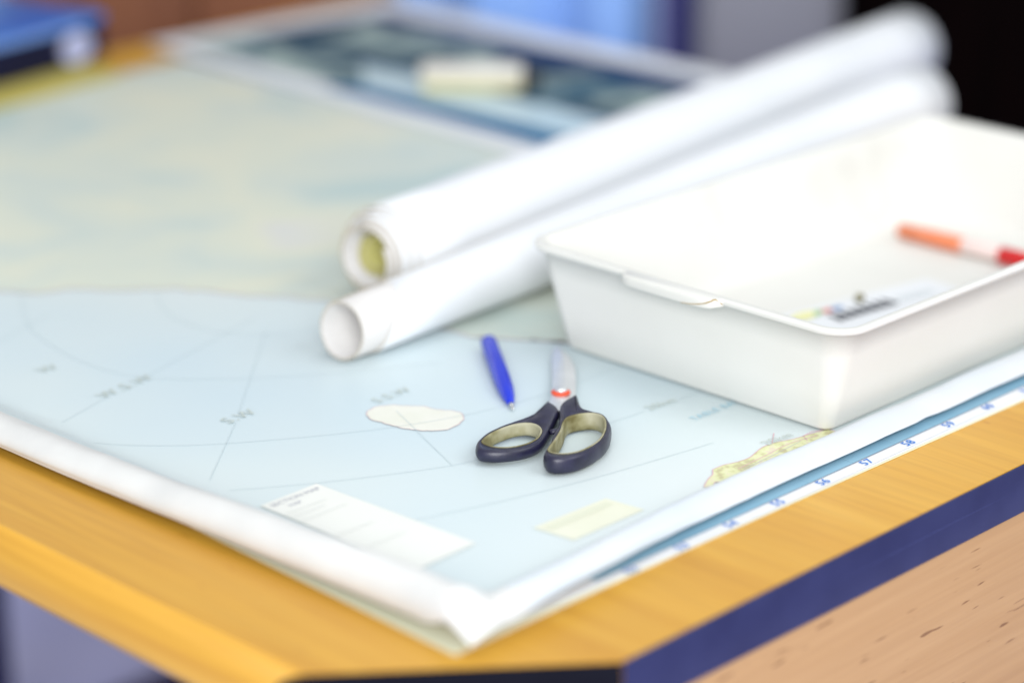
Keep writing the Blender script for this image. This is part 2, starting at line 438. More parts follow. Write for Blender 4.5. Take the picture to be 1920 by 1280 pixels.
ZP = Z0 + 0.0003
def poly(name, pts, z, mat, dz=0.0):
    bm = bmesh.new()
    f = bm.faces.new([bm.verts.new((x, y, z)) for x, y in pts])
    bmesh.ops.triangulate(bm, faces=[f])
    bmesh.ops.recalc_face_normals(bm, faces=bm.faces)
    o = from_bm(name, bm, mat)
    if o.data.polygons[0].normal.z < 0: o.data.flip_normals()
    return on_map(o)
def mline(name, pts, w, mat, z=None, **k):
    return on_map(ribbon(name, pts, w, (z or ZP + 0.0003), mat, None, **k))
def mtext(name, body, size, x, y, rz, mat, **k):
    return on_map(text_mesh(name, body, size, x, y, ZP + 0.0007, rz, mat, None, **k))

coast = [(-0.17, 0.64), (-0.115, 0.575), (-0.061, 0.511), (-0.045, 0.487), (-0.022, 0.480), (0.000, 0.452), (0.025, 0.431), (0.046, 0.402), (0.062, 0.372),
         (0.092, 0.328), (0.104, 0.28), (0.107, 0.235), (0.112, 0.193), (0.128, 0.166), (0.148, 0.140), (0.185, 0.075), (0.25, 0.01), (0.33, -0.03), (0.474, -0.05)]
cs = catmull(coast, 6)
random.seed(4)
cs = [(x + random.uniform(-.0022, .0022), y + random.uniform(-.0022, .0022)) for x, y in cs]
poly('land_area', cs + [(0.474, 0.980), (-0.17, 0.980)], ZP, M['land'])
mline('coast_line', cs, 0.0009, M['ink_pink'], smooth=False)
isl = [(-0.037, 0.137), (-0.028, 0.140), (-0.018, 0.136), (-0.011, 0.127), (-0.004, 0.118), (-0.002, 0.108), (0.004, 0.099), (0.004, 0.091), (-0.001, 0.084),
       (-0.010, 0.080), (-0.021, 0.078), (-0.030, 0.084), (-0.036, 0.092), (-0.040, 0.102), (-0.042, 0.114), (-0.043, 0.127)]
ic = catmull(isl, 4, closed=True)
ic = [(x + random.uniform(-.0006, .0006), y + random.uniform(-.0006, .0006)) for x, y in ic]
poly('island', ic, ZP + 0.0001, M['island'])
mline('island_outline', ic + ic[:1], 0.0004, M['ink_pink'], smooth=False)
penin = [(0.046, -0.0850), (0.056, -0.0850), (0.066, -0.0880), (0.076, -0.0890), (0.086, -0.0865), (0.096, -0.0840), (0.108, -0.0850), (0.120, -0.0895), (0.134, -0.0920), (0.148, -0.0950),
         (0.148, -0.1015), (0.110, -0.1022), (0.036, -0.1022), (0.032, -0.0985), (0.027, -0.1015), (0.022, -0.0985), (0.034, -0.0920), (0.040, -0.0900)]
poly('headland', penin, ZP + 0.0001, M['land_near'])
mline('headland_outline', penin[:11], 0.0006, M['ink_pink'], sub=3)
mline('headland_outline', penin[12:] + penin[:1], 0.0006, M['ink_pink'], sub=3)
mline('road_line', [(0.058, -0.0955), (0.085, -0.0940), (0.112, -0.0925), (0.135, -0.0965)], 0.0006, M['ink_pink'])
mline('road_line', [(0.104, -0.0848), (0.119, -0.0745)], 0.0007, M['ink_pink'], smooth=False)
mline('road_line', [(0.124, -0.0975), (0.128, -0.0908), (0.138, -0.0902), (0.146, -0.094)], 0.0007, M['ink_pink'], smooth=False)
mline('rail_line', [(0.060, -0.0980), (0.090, -0.0970), (0.120, -0.0950)], 0.0004, M['ink_soft'])
# distance rings
arcA = [(-0.200, 0.232), (-0.175, 0.198), (-0.141, 0.166), (-0.085, 0.129), (-0.036, 0.103), (0.002, 0.089), (0.031, 0.082), (0.058, 0.078), (0.111, 0.076), (0.16, 0.078)]
arcB = [(-0.181, 0.102), (-0.135, 0.072), (-0.076, 0.041), (-0.042, 0.029), (0.020, 0.018), (0.063, 0.012), (0.090, 0.0095)]
arcB2 = [(0.1225, 0.0075), (0.139, 0.0065), (0.16, 0.006)]
arcC = [(-0.171, 0.004), (-0.093, -0.022), (-0.022, -0.040), (0.043, -0.0515), (0.080, -0.057)]
arcD = [(-0.053, 0.494), (-0.092, 0.432), (-0.108, 0.364), (-0.104, 0.306), (-0.073, 0.261), (-0.012, 0.211), (0.06, 0.17)]
arcE = [(0.016, 0.423), (-0.006, 0.382), (-0.008, 0.335), (0.010, 0.300), (0.050, 0.280)]
for a in (arcA, arcB, arcB2, arcC, arcD, arcE):
    mline('distance_ring', a, 0.00042, M['ink_grey'])
for a in ([(0.019, 0.303), (-0.096, 0.1955)], [(-0.108, 0.184), (-0.179, 0.123)], [(0.03, 0.330), (-0.10, 0.291)], [(-0.135, 0.281), (-0.186, 0.264)],
          [(-0.022, 0.125), (-0.060, 0.035)], [(-0.068, 0.442), (-0.125, 0.420)]):
    mline('bearing_line', a, 0.0004, M['ink_grey'], smooth=False)
mtext('lettering', 'W', 0.0145, -0.134, 0.351, 0, M['ink_olive'])
mtext('lettering', 'W.S.W', 0.0145, -0.118, 0.286, R(8), M['ink_olive'], spacing=1.15)
mtext('lettering', 'S.W', 0.0145, -0.100, 0.190, R(4), M['ink_olive'], spacing=1.1)
mtext('lettering', 'S.S.W', 0.0125, -0.005, 0.1475, R(2), M['ink_olive'], spacing=1.1)
mtext('lettering', '20km', 0.0105, 0.1065, 0.0095, R(-5), M['ink_olive'], spacing=1.1)
mtext('lettering', '20km', 0.0105, 0.112, -0.0830, R(-4), M['ink_olive'], spacing=1.1)
mtext('lettering', 'TABLE BAY', 0.0085, 0.100, -0.0225, R(0), M['ink_sky'], align='LEFT', spacing=1.15)
# legend panel and small scale panel
poly('legend_panel', [(-0.1835, 0.071), (-0.138, 0.072), (-0.1315, -0.058), (-0.180, -0.060)], ZP + 0.0004, M['legend'])
mtext('lettering', 'SECTION MAP', 0.0060, -0.1415, 0.0655, R(0), M['ink_soft'], align='RIGHT')
mtext('lettering', 'MAP', 0.0050, -0.1720, 0.0580, R(0), M['ink_soft'], align='LEFT')
for i, (yy, xe) in enumerate(((0.050, -0.150), (0.044, -0.156), (0.036, -0.146), (0.006, -0.152), (-0.018, -0.149))):
    mline('small_print', [(-0.182, yy), (xe, yy)], 0.0008, M['ink_faint'], ZP + 0.0007, smooth=False)
poly('scale_panel', [(-0.093, -0.0660), (-0.032, -0.0675), (-0.0285, -0.0950), (-0.0895, -0.0950)], ZP + 0.0001, M['panel'])
poly('scale_stripe', [(-0.088, -0.0700), (-0.036, -0.0712), (-0.0355, -0.0770), (-0.0875, -0.0765)], ZP + 0.0003, M['panel_dark'])
mline('neat_line', [(0.476, 0.2), (0.476, 0.984), (-0.17, 0.984)], 0.0035, M['panel'], smooth=False)

# ------------------------------------------------------------------ white plastic tray
tray = tag(empty('plastic_tray', (0.36, 0.015, Z0)), 'white plastic tray with a broken rim tab, right of the scissors', 'tray')
def rrect(x0, x1, y0, y1, r, z, seg=8):
    out = []
    for cx, cy, a0 in ((x1-r, y1-r, 0), (x0+r, y1-r, 90), (x0+r, y0+r, 180), (x1-r, y0+r, 270)):
        for i in range(seg + 1):
            a = R(a0 + 90 * i / seg)
            out.append((cx + r*math.cos(a), cy + r*math.sin(a), z))
    return out
TB, TH = Z0 + 0.0008, 0.0790
def trayloop(inset, z, r):
    """outer wall with draft at height z, grown or shrunk by inset"""
    t = (z - TB) / (TH - TB)
    return rrect(lerp(0.1425, 0.1310, t) + inset, lerp(0.5700, 0.6000, t) - inset, lerp(-0.0985, -0.1165, t) + inset, lerp(0.1300, 0.1530, t) - inset, r, z)
loops = [trayloop(0.004, TB, 0.006), trayloop(0.0010, TB + 0.0004, 0.008), trayloop(0.0, TB + 0.002, 0.009),
         trayloop(0.0, lerp(TB, TH, .35), 0.012), trayloop(0.0, lerp(TB, TH, .7), 0.016), trayloop(0.0, TH - 0.0045, 0.019),
         trayloop(-0.0040, TH - 0.0042, 0.023), trayloop(-0.0048, TH - 0.0037, 0.024), trayloop(-0.0048, TH - 0.0010, 0.024), trayloop(-0.0040, TH - 0.0002, 0.023),
         trayloop(-0.0025, TH, 0.0215), trayloop(0.0010, TH, 0.018), trayloop(0.0022, TH - 0.0006, 0.017), trayloop(0.0027, TH - 0.002, 0.0165),
         trayloop(0.0027, lerp(TB, TH, .5), 0.014), trayloop(0.0027, TB + 0.012, 0.012), trayloop(0.0042, TB + 0.0055, 0.011), trayloop(0.008, TB + 0.0030, 0.009),
         trayloop(0.014, TB + 0.0024, 0.006)]
tb = rings('body', loops, M['tray'], cap0=True, cap1=True)
def on_tray(o):
    o.parent = tray
    o.matrix_parent_inverse = Matrix.Translation((-0.36, -0.015, -Z0))
    return o
on_tray(tb)
# rim tab: a wider grip lip on the near short side
ty0, ty1 = -0.018, 0.058
tp = [(0.128, ty0 - 0.006), (0.1245, ty0 - 0.0045), (0.1205, ty0 + 0.000), (0.1185, ty0 + 0.005), (0.1172, ty0 + 0.014), (0.1170, ty0 + 0.03), (0.1172, ty1 - 0.010), (0.1182, ty1 - 0.003), (0.1215, ty1 + 0.001), (0.128, ty1 + 0.0015)]
k = len(tp)
v = [(x, y, TH - 0.0049 - (0.0012 if 1 < i < k - 2 else 0)) for i, (x, y) in enumerate(tp)] + [(x, y, TH + 0.0004) for x, y in tp]
tab = obj('rim_tab', v, [tuple(range(k)), tuple(range(k, 2*k))[::-1]] + [(i, k + i, k + (i+1) % k, (i+1) % k) for i in range(k)], M['tray'], smooth=True)
bevel_mod(tab, 0.0008, 2)
on_tray(tab)
chip = [(0.1262, ty0 - 0.0052, TH - 0.0030), (0.1245, ty0 - 0.0040, TH - 0.0012), (0.1228, ty0 - 0.0018, TH + 0.0002), (0.1203, ty0 + 0.0004, TH - 0.0010), (0.1186, ty0 + 0.0048, TH - 0.0030), (0.1172, ty0 + 0.013, TH - 0.0048), (0.1168, ty0 + 0.022, TH - 0.0058)]
cc = catmull(chip, 4)
cloops = []
for i, p in enumerate(cc):
    a = Vector(cc[max(0, i-1)]); b = Vector(cc[min(len(cc)-1, i+1)]); t = (b - a).normalized()
    s = t.cross(Vector((0, 0, 1))).normalized(); u = s.cross(t)
    r = 0.00055 * (1 - abs(2*i/(len(cc)-1) - 0.75) * 0.6)
    cloops.append([tuple(Vector(p) + s*r*math.cos(w) + u*r*math.sin(w)) for w in [k2*math.tau/6 for k2 in range(6)]])
on_tray(rings('broken_edge', cloops, M['grime'], cap0=True, cap1=True))

# ------------------------------------------------------------------ lathe along an axis (pens)
def lathe(name, p0, p1, prof, mat, parent, seg=24):
    p0, p1 = Vector(p0), Vector(p1); t = (p1 - p0); L = t.length; t.normalize()
    s = t.cross(Vector((0, 0, 1))).normalized(); u = s.cross(t)
    ls = [[tuple(p0 + t*(d*L) + (s*math.cos(w) + u*math.sin(w))*r) for w in [k*math.tau/seg for k in range(seg)]] for d, r in prof]
    return rings(name, ls, mat, parent, cap0=True, cap1=True)

# red marker lying in the tray
zf = TB + 0.0024
pa, pb = Vector((0.5030, 0.1080, zf + 0.0068)), Vector((0.5050, -0.0330, zf + 0.0068))
mk = tag(empty('marker_pen', (0, 0, 0)), 'orange and red marker pen lying in the white tray', 'pen')
lathe('barrel', pa, pa.lerp(pb, .42), [(0, 0.0035), (0.01, 0.0050), (0.05, 0.0054), (0.08, 0.0054), (0.085, 0.0060), (0.97, 0.0063), (1, 0.0060)], M['orange'], mk)
lathe('label_band', pa.lerp(pb, .4202), pa.lerp(pb, .66), [(0, 0.0055), (0.02, 0.0060), (0.98, 0.0060), (1, 0.0056)], M['pale_pink'], mk)
cp = lathe('cap', pa.lerp(pb, .6602), pb, [(0, 0.0060), (0.02, 0.0067), (0.9, 0.0066), (0.97, 0.0060), (1, 0.0042)], M['red'], mk)
lathe('end_plug', pa - Vector((0, -0.0012, 0)), pa + Vector((0, -0.0008, 0)), [(0, 0.0022), (0.4, 0.0032), (1, 0.0032)], M['red'], mk)

# printed card lying in the near corner of the tray
card = tag(empty('printed_card', (0, 0, 0)), 'white card with bold black print lying in the tray near corner', 'card')
flat_sheet('card_sheet', [(0.286, -0.020), (0.428, -0.030), (0.4325, 0.032), (0.2905, 0.058)], zf + 0.0003, 0.0005, M['paper'], card)
zc = zf + 0.0011
random.seed(9)
for i in range(7):                                     # bold dark letter strokes, too blurred to read
    x = 0.311 + i * 0.0090
    flat_sheet('print_stroke', [(x, 0.0190 - i*0.0010), (x + 0.0082, 0.0190 - i*0.0010), (x + 0.0060, 0.0335 - i*0.0010), (x + 0.0030, 0.0335 - i*0.0010)], zc, 0.0001, M['ink_black'], card)
for i in range(6):
    x = 0.380 + i * 0.0060
    ribbon('print_stroke', [(x, 0.0125 - i*0.001), (x + 0.001, 0.0225 - i*0.001)], 0.0016, zc + 0.0001, M['ink_grey'], card, smooth=False)
M['print_green'] = new_mat('green_print', (0.30, 0.48, 0.20), 0.5); M['print_red'] = new_mat('red_print', (0.62, 0.20, 0.14), 0.5)
M['print_yellow'] = new_mat('yellow_print', (0.74, 0.72, 0.34), 0.5); M['print_teal'] = new_mat('blue_print', (0.12, 0.24, 0.46), 0.5)
for (x, y, r, mt) in ((0.301, 0.0440, 0.012, 'print_yellow'), (0.311, 0.0420, 0.008, 'print_green'), (0.3225, 0.0395, 0.007, 'print_red'), (0.3310, 0.0375, 0.006, 'print_teal')):
    flat_sheet('print_patch', [(x + r*math.cos(a)*(1+.25*math.sin(3*a)), y + 0.55*r*math.sin(a)) for a in [q*math.tau/14 for q in range(14)]], zc + random.uniform(0.0001, 0.0004), 0.0001, M[mt], card)
# small dark bead beyond the print
bead = lathe('bead', (0.352, 0.0370, zf + 0.0040), (0.358, 0.0340, zf + 0.0040), [(0, 0.0015), (0.2, 0.003), (0.8, 0.003), (1, 0.0015)], M['liner'], None, seg=12)
tag(bead, 'small dark bead on the tray floor beside the printed card', 'bead')

# ------------------------------------------------------------------ scissors
scz = Z0
sci = tag(empty('scissors', (0.03, 0.03, scz)), 'open pair of scissors with navy handles and steel blades', 'scissors')
def on_sci(o, par=None):
    if par is None:
        o.parent = sci
        o.matrix_parent_inverse = Matrix.Translation((-0.03, -0.03, -scz))
    else:
        o.parent = par
    return o
RO = [(42.0, 38.0), (30.6, 28.6), (15.5, 15.4), (-0.3, 3.7), (-13.3, -3.6), (-25.7, -11.0), (-29.9, -16.0), (-30.3, -21.7), (-25.4, -26.8), (-18.2, -29.8), (-8.2, -30.3), (5.0, -27.8), (20.8, -20.7), (33.8, -11.8), (41.3, -2.5), (44.5, 6.3), (44.5, 14.3), (44.1, 20.6), (47.0, 26.3), (53.5, 34.4), (58.2, 41.0)]
RH = [(-21.7, -11.1), (-8.7, -4.2), (6.7, 4.8), (17.9, 13.0), (26.3, 16.6), (35.1, 14.7), (41.0, 10.1), (41.5, 3.6), (36.0, -4.2), (24.9, -13.8), (12.0, -21.4), (-0.4, -24.9), (-11.3, -25.3), (-19.7, -21.5), (-23.1, -15.9)]
LO = [(40.3, 50.3), (25.9, 42.7), (11.9, 40.6), (-0.9, 41.0), (-12.3, 41.2), (-26.4, 39.0), (-38.7, 34.0), (-46.1, 27.3), (-48.3, 22.3), (-44.2, 14.4), (-35.8, 8.0), (-26.6, 4.5), (-16.5, 4.2), (-6.3, 8.0), (6.8, 15.9), (22.0, 25.8), (37.0, 36.6)]
LH = [(-37.2, 30.4), (-26.2, 35.0), (-14.7, 36.6), (-4.1, 35.8), (3.2, 32.0), (5.0, 26.0), (1.4, 18.6), (-6.4, 12.7), (-13.8, 9.8), (-22.5, 9.4), (-30.4, 11.8), (-36.0, 16.4), (-38.7, 22.8)]
def ray_resample(poly_pts, c, angs):
    out = []
    n = len(poly_pts)
    for a in angs:
        d = (math.cos(a), math.sin(a)); best = None
        for i in range(n):
            p, q = poly_pts[i], poly_pts[(i+1) % n]
            ex, ey = q[0]-p[0], q[1]-p[1]
            den = d[0]*ey - d[1]*ex
            if abs(den) < 1e-12: continue
            t = ((p[0]-c[0])*ey - (p[1]-c[1])*ex) / den
            s = ((p[0]-c[0])*d[1] - (p[1]-c[1])*d[0]) / den
            if t > 0 and -1e-9 <= s <= 1 + 1e-9 and (best is None or t > best): best = t
        out.append((c[0] + d[0]*best, c[1] + d[1]*best))
    return out
def offset(loop, d):
    n = len(loop); out = []
    for i in range(n):
        a, b = loop[i-1], loop[(i+1) % n]
        tx, ty = b[0]-a[0], b[1]-a[1]; l = math.hypot(tx, ty) or 1
        out.append((loop[i][0] + ty/l*d, loop[i][1] - tx/l*d))      # ccw loop: outward for d > 0
    return out
def make_handle(out_pts, hole_pts, zb, zt, name, neck):
    N = 120
    hp = catmull([(x*.001, y*.001) for x, y in hole_pts], 6, closed=True)
    c = (sum(p[0] for p in hp)/len(hp), sum(p[1] for p in hp)/len(hp))
    op = catmull([(x*.001, y*.001) for x, y in out_pts], 6, closed=True)
    angs = [i*math.tau/N for i in range(N)]
    # concentrate rays towards the neck so its corners stay crisp
    na = math.atan2(neck[1]*.001 - c[1], neck[0]*.001 - c[0])
    angs = sorted(((na + (a - math.pi) - 0.42*math.sin(a - math.pi)) % math.tau) for a in angs)
    o = ray_resample(op, c, angs); h = ray_resample(hp, c, angs)
    # keep the wall from closing up
    o2 = []
    for a_, b_ in zip(o, h):
        dx, dy = a_[0]-b_[0], a_[1]-b_[1]; l = math.hypot(dx, dy)
        ra = math.hypot(a_[0]-c[0], a_[1]-c[1]); rb = math.hypot(b_[0]-c[0], b_[1]-c[1])
        w = max(ra - rb, 0.0042)
        k = (rb + w) / ra
        o2.append((c[0] + (a_[0]-c[0])*k, c[1] + (a_[1]-c[1])*k))
    o = o2
    def L(loop, d, z): return [(x, y, z) for x, y in offset(loop, d)]
    mid = (zb + zt) / 2
    body = rings(name, [L(h, 0.0014, zb + 0.0008), L(o, -0.0024, zb), L(o, -0.0007, zb + 0.0008), L(o, 0.0004, zb + 0.003), L(o, 0.0006, mid), L(o, 0.0003, zt - 0.0024),
                        L(o, -0.0003, zt - 0.0010), L(o, -0.0010, zt - 0.0002), L(o, -0.0018, zt), L(h, 0.0013, zt), L(h, 0.0012, zt - 0.002), L(h, 0.0012, zb + 0.0015)],
                 M['handle'], close_v=True)
    liner = rings('grip_liner', [L(h, 0.0011, zb + 0.0004), L(h, -0.0002, zb + 0.0002), L(h, -0.0006, zb + 0.0012), L(h, -0.0007, mid - 0.001), L(h, -0.0004, mid - 0.0004), L(h, -0.0003, zt - 0.0010), L(h, 0.0001, zt + 0.0001),
                                 L(h, 0.0011, zt + 0.0003), L(h, 0.0014, zt - 0.0003)], M['liner'], close_v=True)
    return body, liner
hb1, hl1 = make_handle(LO, LH, scz + 0.0020, scz + 0.0105, 'handle', (39, 43.5))
hb2, hl2 = make_handle(RO, RH, scz + 0.0012, scz + 0.0125, 'handle', (50, 39.5))
on_sci(hb1); on_sci(hb2); hl1.parent = hb1; hl2.parent = hb2
hb1.matrix_parent_inverse = hb1.matrix_parent_inverse.copy()
# little stop nub between the loops
nub = lathe('stop_nub', (0.0065, 0.0150, scz + 0.0085), (0.0125, 0.0105, scz + 0.0085), [(0, 0.0016), (0.3, 0.0020), (0.85, 0.0020), (1, 0.0014)], M['handle'], None, seg=14)
on_sci(nub)
# blades: two ground steel plates crossing at the pivot
def blade(pts, z0, z1, bevel_in, name):
    """pts: outline as (left, right) pairs from shank to tip, in mm"""
    v = []; f = []
    for (l, r) in pts:
        l = (l[0]*.001, l[1]*.001); r = (r[0]*.001, r[1]*.001)
        m = (lerp(l[0], r[0], bevel_in), lerp(l[1], r[1], bevel_in))
        v += [(l[0], l[1], z0), (l[0], l[1], z1), (m[0], m[1], z1), (r[0], r[1], z0 + (z1-z0)*0.35), (r[0], r[1], z0)]
    for i in range(len(pts)-1):
        a = 5*i
        for k in range(5):
            f.append((a+k, a+(k+1) % 5, a+5+(k+1) % 5, a+5+k))
    f.append((0, 1, 2, 3, 4)); e = 5*(len(pts)-1); f.append((e+4, e+3, e+2, e+1, e))
    bm = bmesh.new(); vs_ = [bm.verts.new(q) for q in v]
    for q in f: bm.faces.new([vs_[i] for i in q])
    return bevel_mod(from_bm(name, bm, M['steel']), 0.0002, 1)
up_pts = [((36, 46), (47, 36)), ((58, 62.5), (74, 55.5)), ((77, 79.5), (92, 72)), ((97, 98), (110, 90)), ((114, 113), (122, 106)), ((127, 124.5), (130, 121.5))]
lo_pts = [((41, 43), (55, 37)), ((60, 64), (76, 58)), ((80, 82.5), (91, 74.5)), ((100, 102), (107, 93.5)), ((116, 117.5), (120, 109.5)), ((130.5, 128.5), (131.5, 126.5))]
bl_lo = on_sci(blade(lo_pts, scz + 0.0022, scz + 0.0040, 0.62, 'blade'))
bl_up = on_sci(blade(up_pts, scz + 0.0042, scz + 0.0062, 0.55, 'blade'))
# pivot: red washer with a steel screw head standing on it
def disc(name, cx, cy, r0, r1, z0, z1, mat):
    seg = 36
    c = lambda r, z: [(cx + r*math.cos(k*math.tau/seg), cy + r*math.sin(k*math.tau/seg), z) for k in range(seg)]
    if r0 > 0:
        return rings(name, [c(r0, z0), c(r1, z0), c(r1, z1 - 0.0005), c(r1 - 0.0005, z1), c(r0, z1)], mat, close_v=True)
    return rings(name, [c(r1, z0), c(r1, z1 - 0.0007), c(r1 - 0.0003, z1 - 0.0003), c(r1 - 0.0009, z1)], mat, cap0=True, cap1=True)
wsh = on_sci(disc('pivot_washer', 0.0655, 0.0610, 0.0012, 0.0064, scz + 0.0064, scz + 0.0074, M['red_ring']))
on_sci(disc('pivot_screw', 0.0664, 0.0619, 0, 0.0044, scz + 0.0064, scz + 0.0094, M['steel']))

# ------------------------------------------------------------------ blue pen
pz = Z0 + 0.0061
ptip, pend = Vector((0.0295, 0.0695, Z0 + 0.0022)), Vector((0.1015, 0.1635, pz + 0.0003))
pen = tag(empty('ballpoint_pen'), 'blue plastic ballpoint pen lying beside the scissors', 'pen')
lathe('barrel', ptip.lerp(pend, .085), pend, [(0, 0.0018), (0.03, 0.0027), (0.10, 0.0042), (0.22, 0.0055), (0.40, 0.0060), (0.97, 0.0058), (0.995, 0.0055), (1, 0.0046)], M['pen_blue'], pen)
lathe('writing_tip', ptip, ptip.lerp(pend, .0852), [(0, 0.0005), (0.12, 0.0009), (0.5, 0.0011), (0.55, 0.0015), (1, 0.0017)], M['pen_tip'], pen, seg=16)

# ------------------------------------------------------------------ paper rolls
def spiral_tube(name, p0, ang, L, z0f, r_in, r_out, turns, mat, parent, start=0.0, cone=1.0, nz=14, near=None, wob=0.0, seed=0.0, th=0.0004):
    """a sheet wound into a spiral; its axis runs along ang from p0, resting on the map; near(turn) pushes the near edge along the axis"""
    n = int(44 * turns)
    v = []; f = []
    ca, sa = math.cos(ang), math.sin(ang)
    for j in range(nz + 1):
        t = j / nz
        sc = lerp(1.0, cone, t)
        for i in range(n + 1):
            q = i / n
            th_ = start + q * turns * math.tau
            r = lerp(r_in, r_out, q) * sc
            r += wob * noise.noise((math.cos(th_)*1.2 + seed, math.sin(th_)*1.2, t*2.5 + q))
            off = (near(q, th_) if near else 0.0) * (1 - t)
            d = t * L + off
            cz = z0f * sc
            v.append((p0[0] + d*ca - sa*r*math.cos(th_), p0[1] + d*sa + ca*r*math.cos(th_), Z0 + 0.0004 + cz + r*math.sin(th_)))
    for j in range(nz):
        for i in range(n):
            a = j*(n+1) + i
            f.append((a, a+1, a+1+n+1, a+n+1))
    o = obj(name, v, f, mat, parent, smooth=True)
    o.data.materials.append(M['paper_edge'])
    m = o.modifiers.new('thickness', 'SOLIDIFY'); m.thickness = th; m.offset = 0; m.material_offset_rim = 1
    return o
# thick roll behind
ra = tag(empty('paper_roll'), 'thick white paper roll of several windings, behind the thinner roll', 'paper roll')
AU = R(8.0)
RP = (0.106, 0.2945)
spiral_tube('outer_sheet', RP, AU, 0.832, 0.0352, 0.0280, 0.0347, 2.4, M['paper'], ra, start=R(70), near=lambda q, t: 0.005 + 0.017*q + 0.002*math.sin(t), wob=0.0004, th=0.0012)
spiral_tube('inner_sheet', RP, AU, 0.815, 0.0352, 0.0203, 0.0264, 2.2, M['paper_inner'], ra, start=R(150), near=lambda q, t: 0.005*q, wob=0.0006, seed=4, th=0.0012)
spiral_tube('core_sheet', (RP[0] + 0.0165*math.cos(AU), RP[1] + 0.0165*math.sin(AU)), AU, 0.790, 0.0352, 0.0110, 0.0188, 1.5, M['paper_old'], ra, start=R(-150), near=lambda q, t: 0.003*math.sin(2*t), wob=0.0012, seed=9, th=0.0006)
# thin roll in front, opening towards the far end
rb = tag(empty('paper_roll'), 'thin white paper roll with a skewed outer edge, next to the tray', 'paper roll')
AL = R(4.3)
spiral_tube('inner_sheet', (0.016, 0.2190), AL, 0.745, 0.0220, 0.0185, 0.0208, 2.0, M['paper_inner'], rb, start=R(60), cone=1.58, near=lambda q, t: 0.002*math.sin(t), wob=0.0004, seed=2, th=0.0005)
spiral_tube('outer_sheet', (0.016, 0.2190), AL, 0.745, 0.0220, 0.0213, 0.0219, 1.12, M['paper'], rb, start=R(200), cone=1.58, near=lambda q, t: 0.036 + 0.016*math.sin(t + 0.6), wob=0.0003, seed=6, th=0.0005)

# ------------------------------------------------------------------ background things on the table
def placed(name, x, y, rz, label, cat, z=0.0):
    return tag(empty(name, (x, y, z), rz), label, cat)
# aerial print beyond the map
M['aerial'] = noisy('aerial_print', [(0.36, (0.010, 0.03, 0.07)), (0.46, (0.03, 0.07, 0.11)), (0.52, (0.26, 0.33, 0.32)), (0.58, (0.33, 0.40, 0.37)), (0.66, (0.02, 0.08, 0.14))],
                    scale=(1, 1, 1), nscale=7.5, detail=3, rough=0.7, spec=0.05, distortion=1.0)
M['teal'] = noisy('teal_print', [(0.3, (0.002, 0.075, 0.21)), (0.7, (0.008, 0.15, 0.30))], nscale=9, rough=0.7, spec=0.05)
M['frost'] = noisy('pale_print', [(0.3, (0.42, 0.56, 0.60)), (0.7, (0.56, 0.66, 0.68))], nscale=8, rough=0.4)
ap = placed('aerial_print', 0.470, 0.20, 0, 'dark aerial photograph print with white border, beyond the big map', 'poster')
flat_sheet('sheet', [(-0.012, 0), (0.360, -0.01), (0.362, 0.850), (0.307, 0.852), (0.040, 0.868)], 0.0042, 0.0006, M['paper'], ap)
obj('printed_image', [(0.050, 0.02, 0.0052), (0.318, 0.014, 0.0052), (0.312, 0.800, 0.0052), (0.058, 0.835, 0.0052)], [(0, 1, 2, 3)], M['aerial'], ap)
M['navy_print'] = noisy('navy_print', [(0.3, (0.010, 0.02, 0.07)), (0.7, (0.03, 0.05, 0.13))], nscale=12, rough=0.5, spec=0.25)
obj('printed_strip', [(0.262, 0.014, 0.0056), (0.318, 0.014, 0.0056), (0.312, 0.798, 0.0056), (0.268, 0.805, 0.0056)], [(0, 1, 2, 3)], M['navy_print'], ap)
obj('printed_strip', [(0.030, 0.02, 0.0056), (0.080, 0.02, 0.0056), (0.070, 0.57, 0.0056), (0.044, 0.60, 0.0056)], [(0, 1, 2, 3)], M['teal'], ap)
obj('printed_strip', [(0.0802, 0.02, 0.0057), (0.150, 0.02, 0.0057), (0.132, 0.64, 0.0057), (0.0702, 0.57, 0.0057)], [(0, 1, 2, 3)], M['frost'], ap)
# cream eraser with a black end
M['cream'] = noisy('cream_plastic', [(0.3, (0.68, 0.64, 0.56)), (0.7, (0.74, 0.70, 0.62))], nscale=30, rough=0.5)
M['straw'] = noisy('straw_felt', [(0.3, (0.52, 0.46, 0.22)), (0.7, (0.60, 0.54, 0.30))], nscale=60, rough=0.8)
M['black'] = noisy('black_plastic', [(0.3, (0.004, 0.004, 0.006)), (0.7, (0.010, 0.010, 0.012))], nscale=30, rough=0.5)
er = placed('board_eraser', 0.608, 0.690, R(-47), 'cream block eraser with a black end, lying on the aerial print', 'eraser', 0.0058)
box('felt_pad', -0.047, 0.050, -0.017, 0.017, 0.0, 0.010, M['straw'], er, bev=0.002)
box('grip', -0.049, 0.050, -0.018, 0.018, 0.0101, 0.022, M['cream'], er, bev=0.004)
box('end_cap', 0.0502, 0.066, -0.0165, 0.0165, 0.001, 0.0205, M['black'], er, bev=0.004)
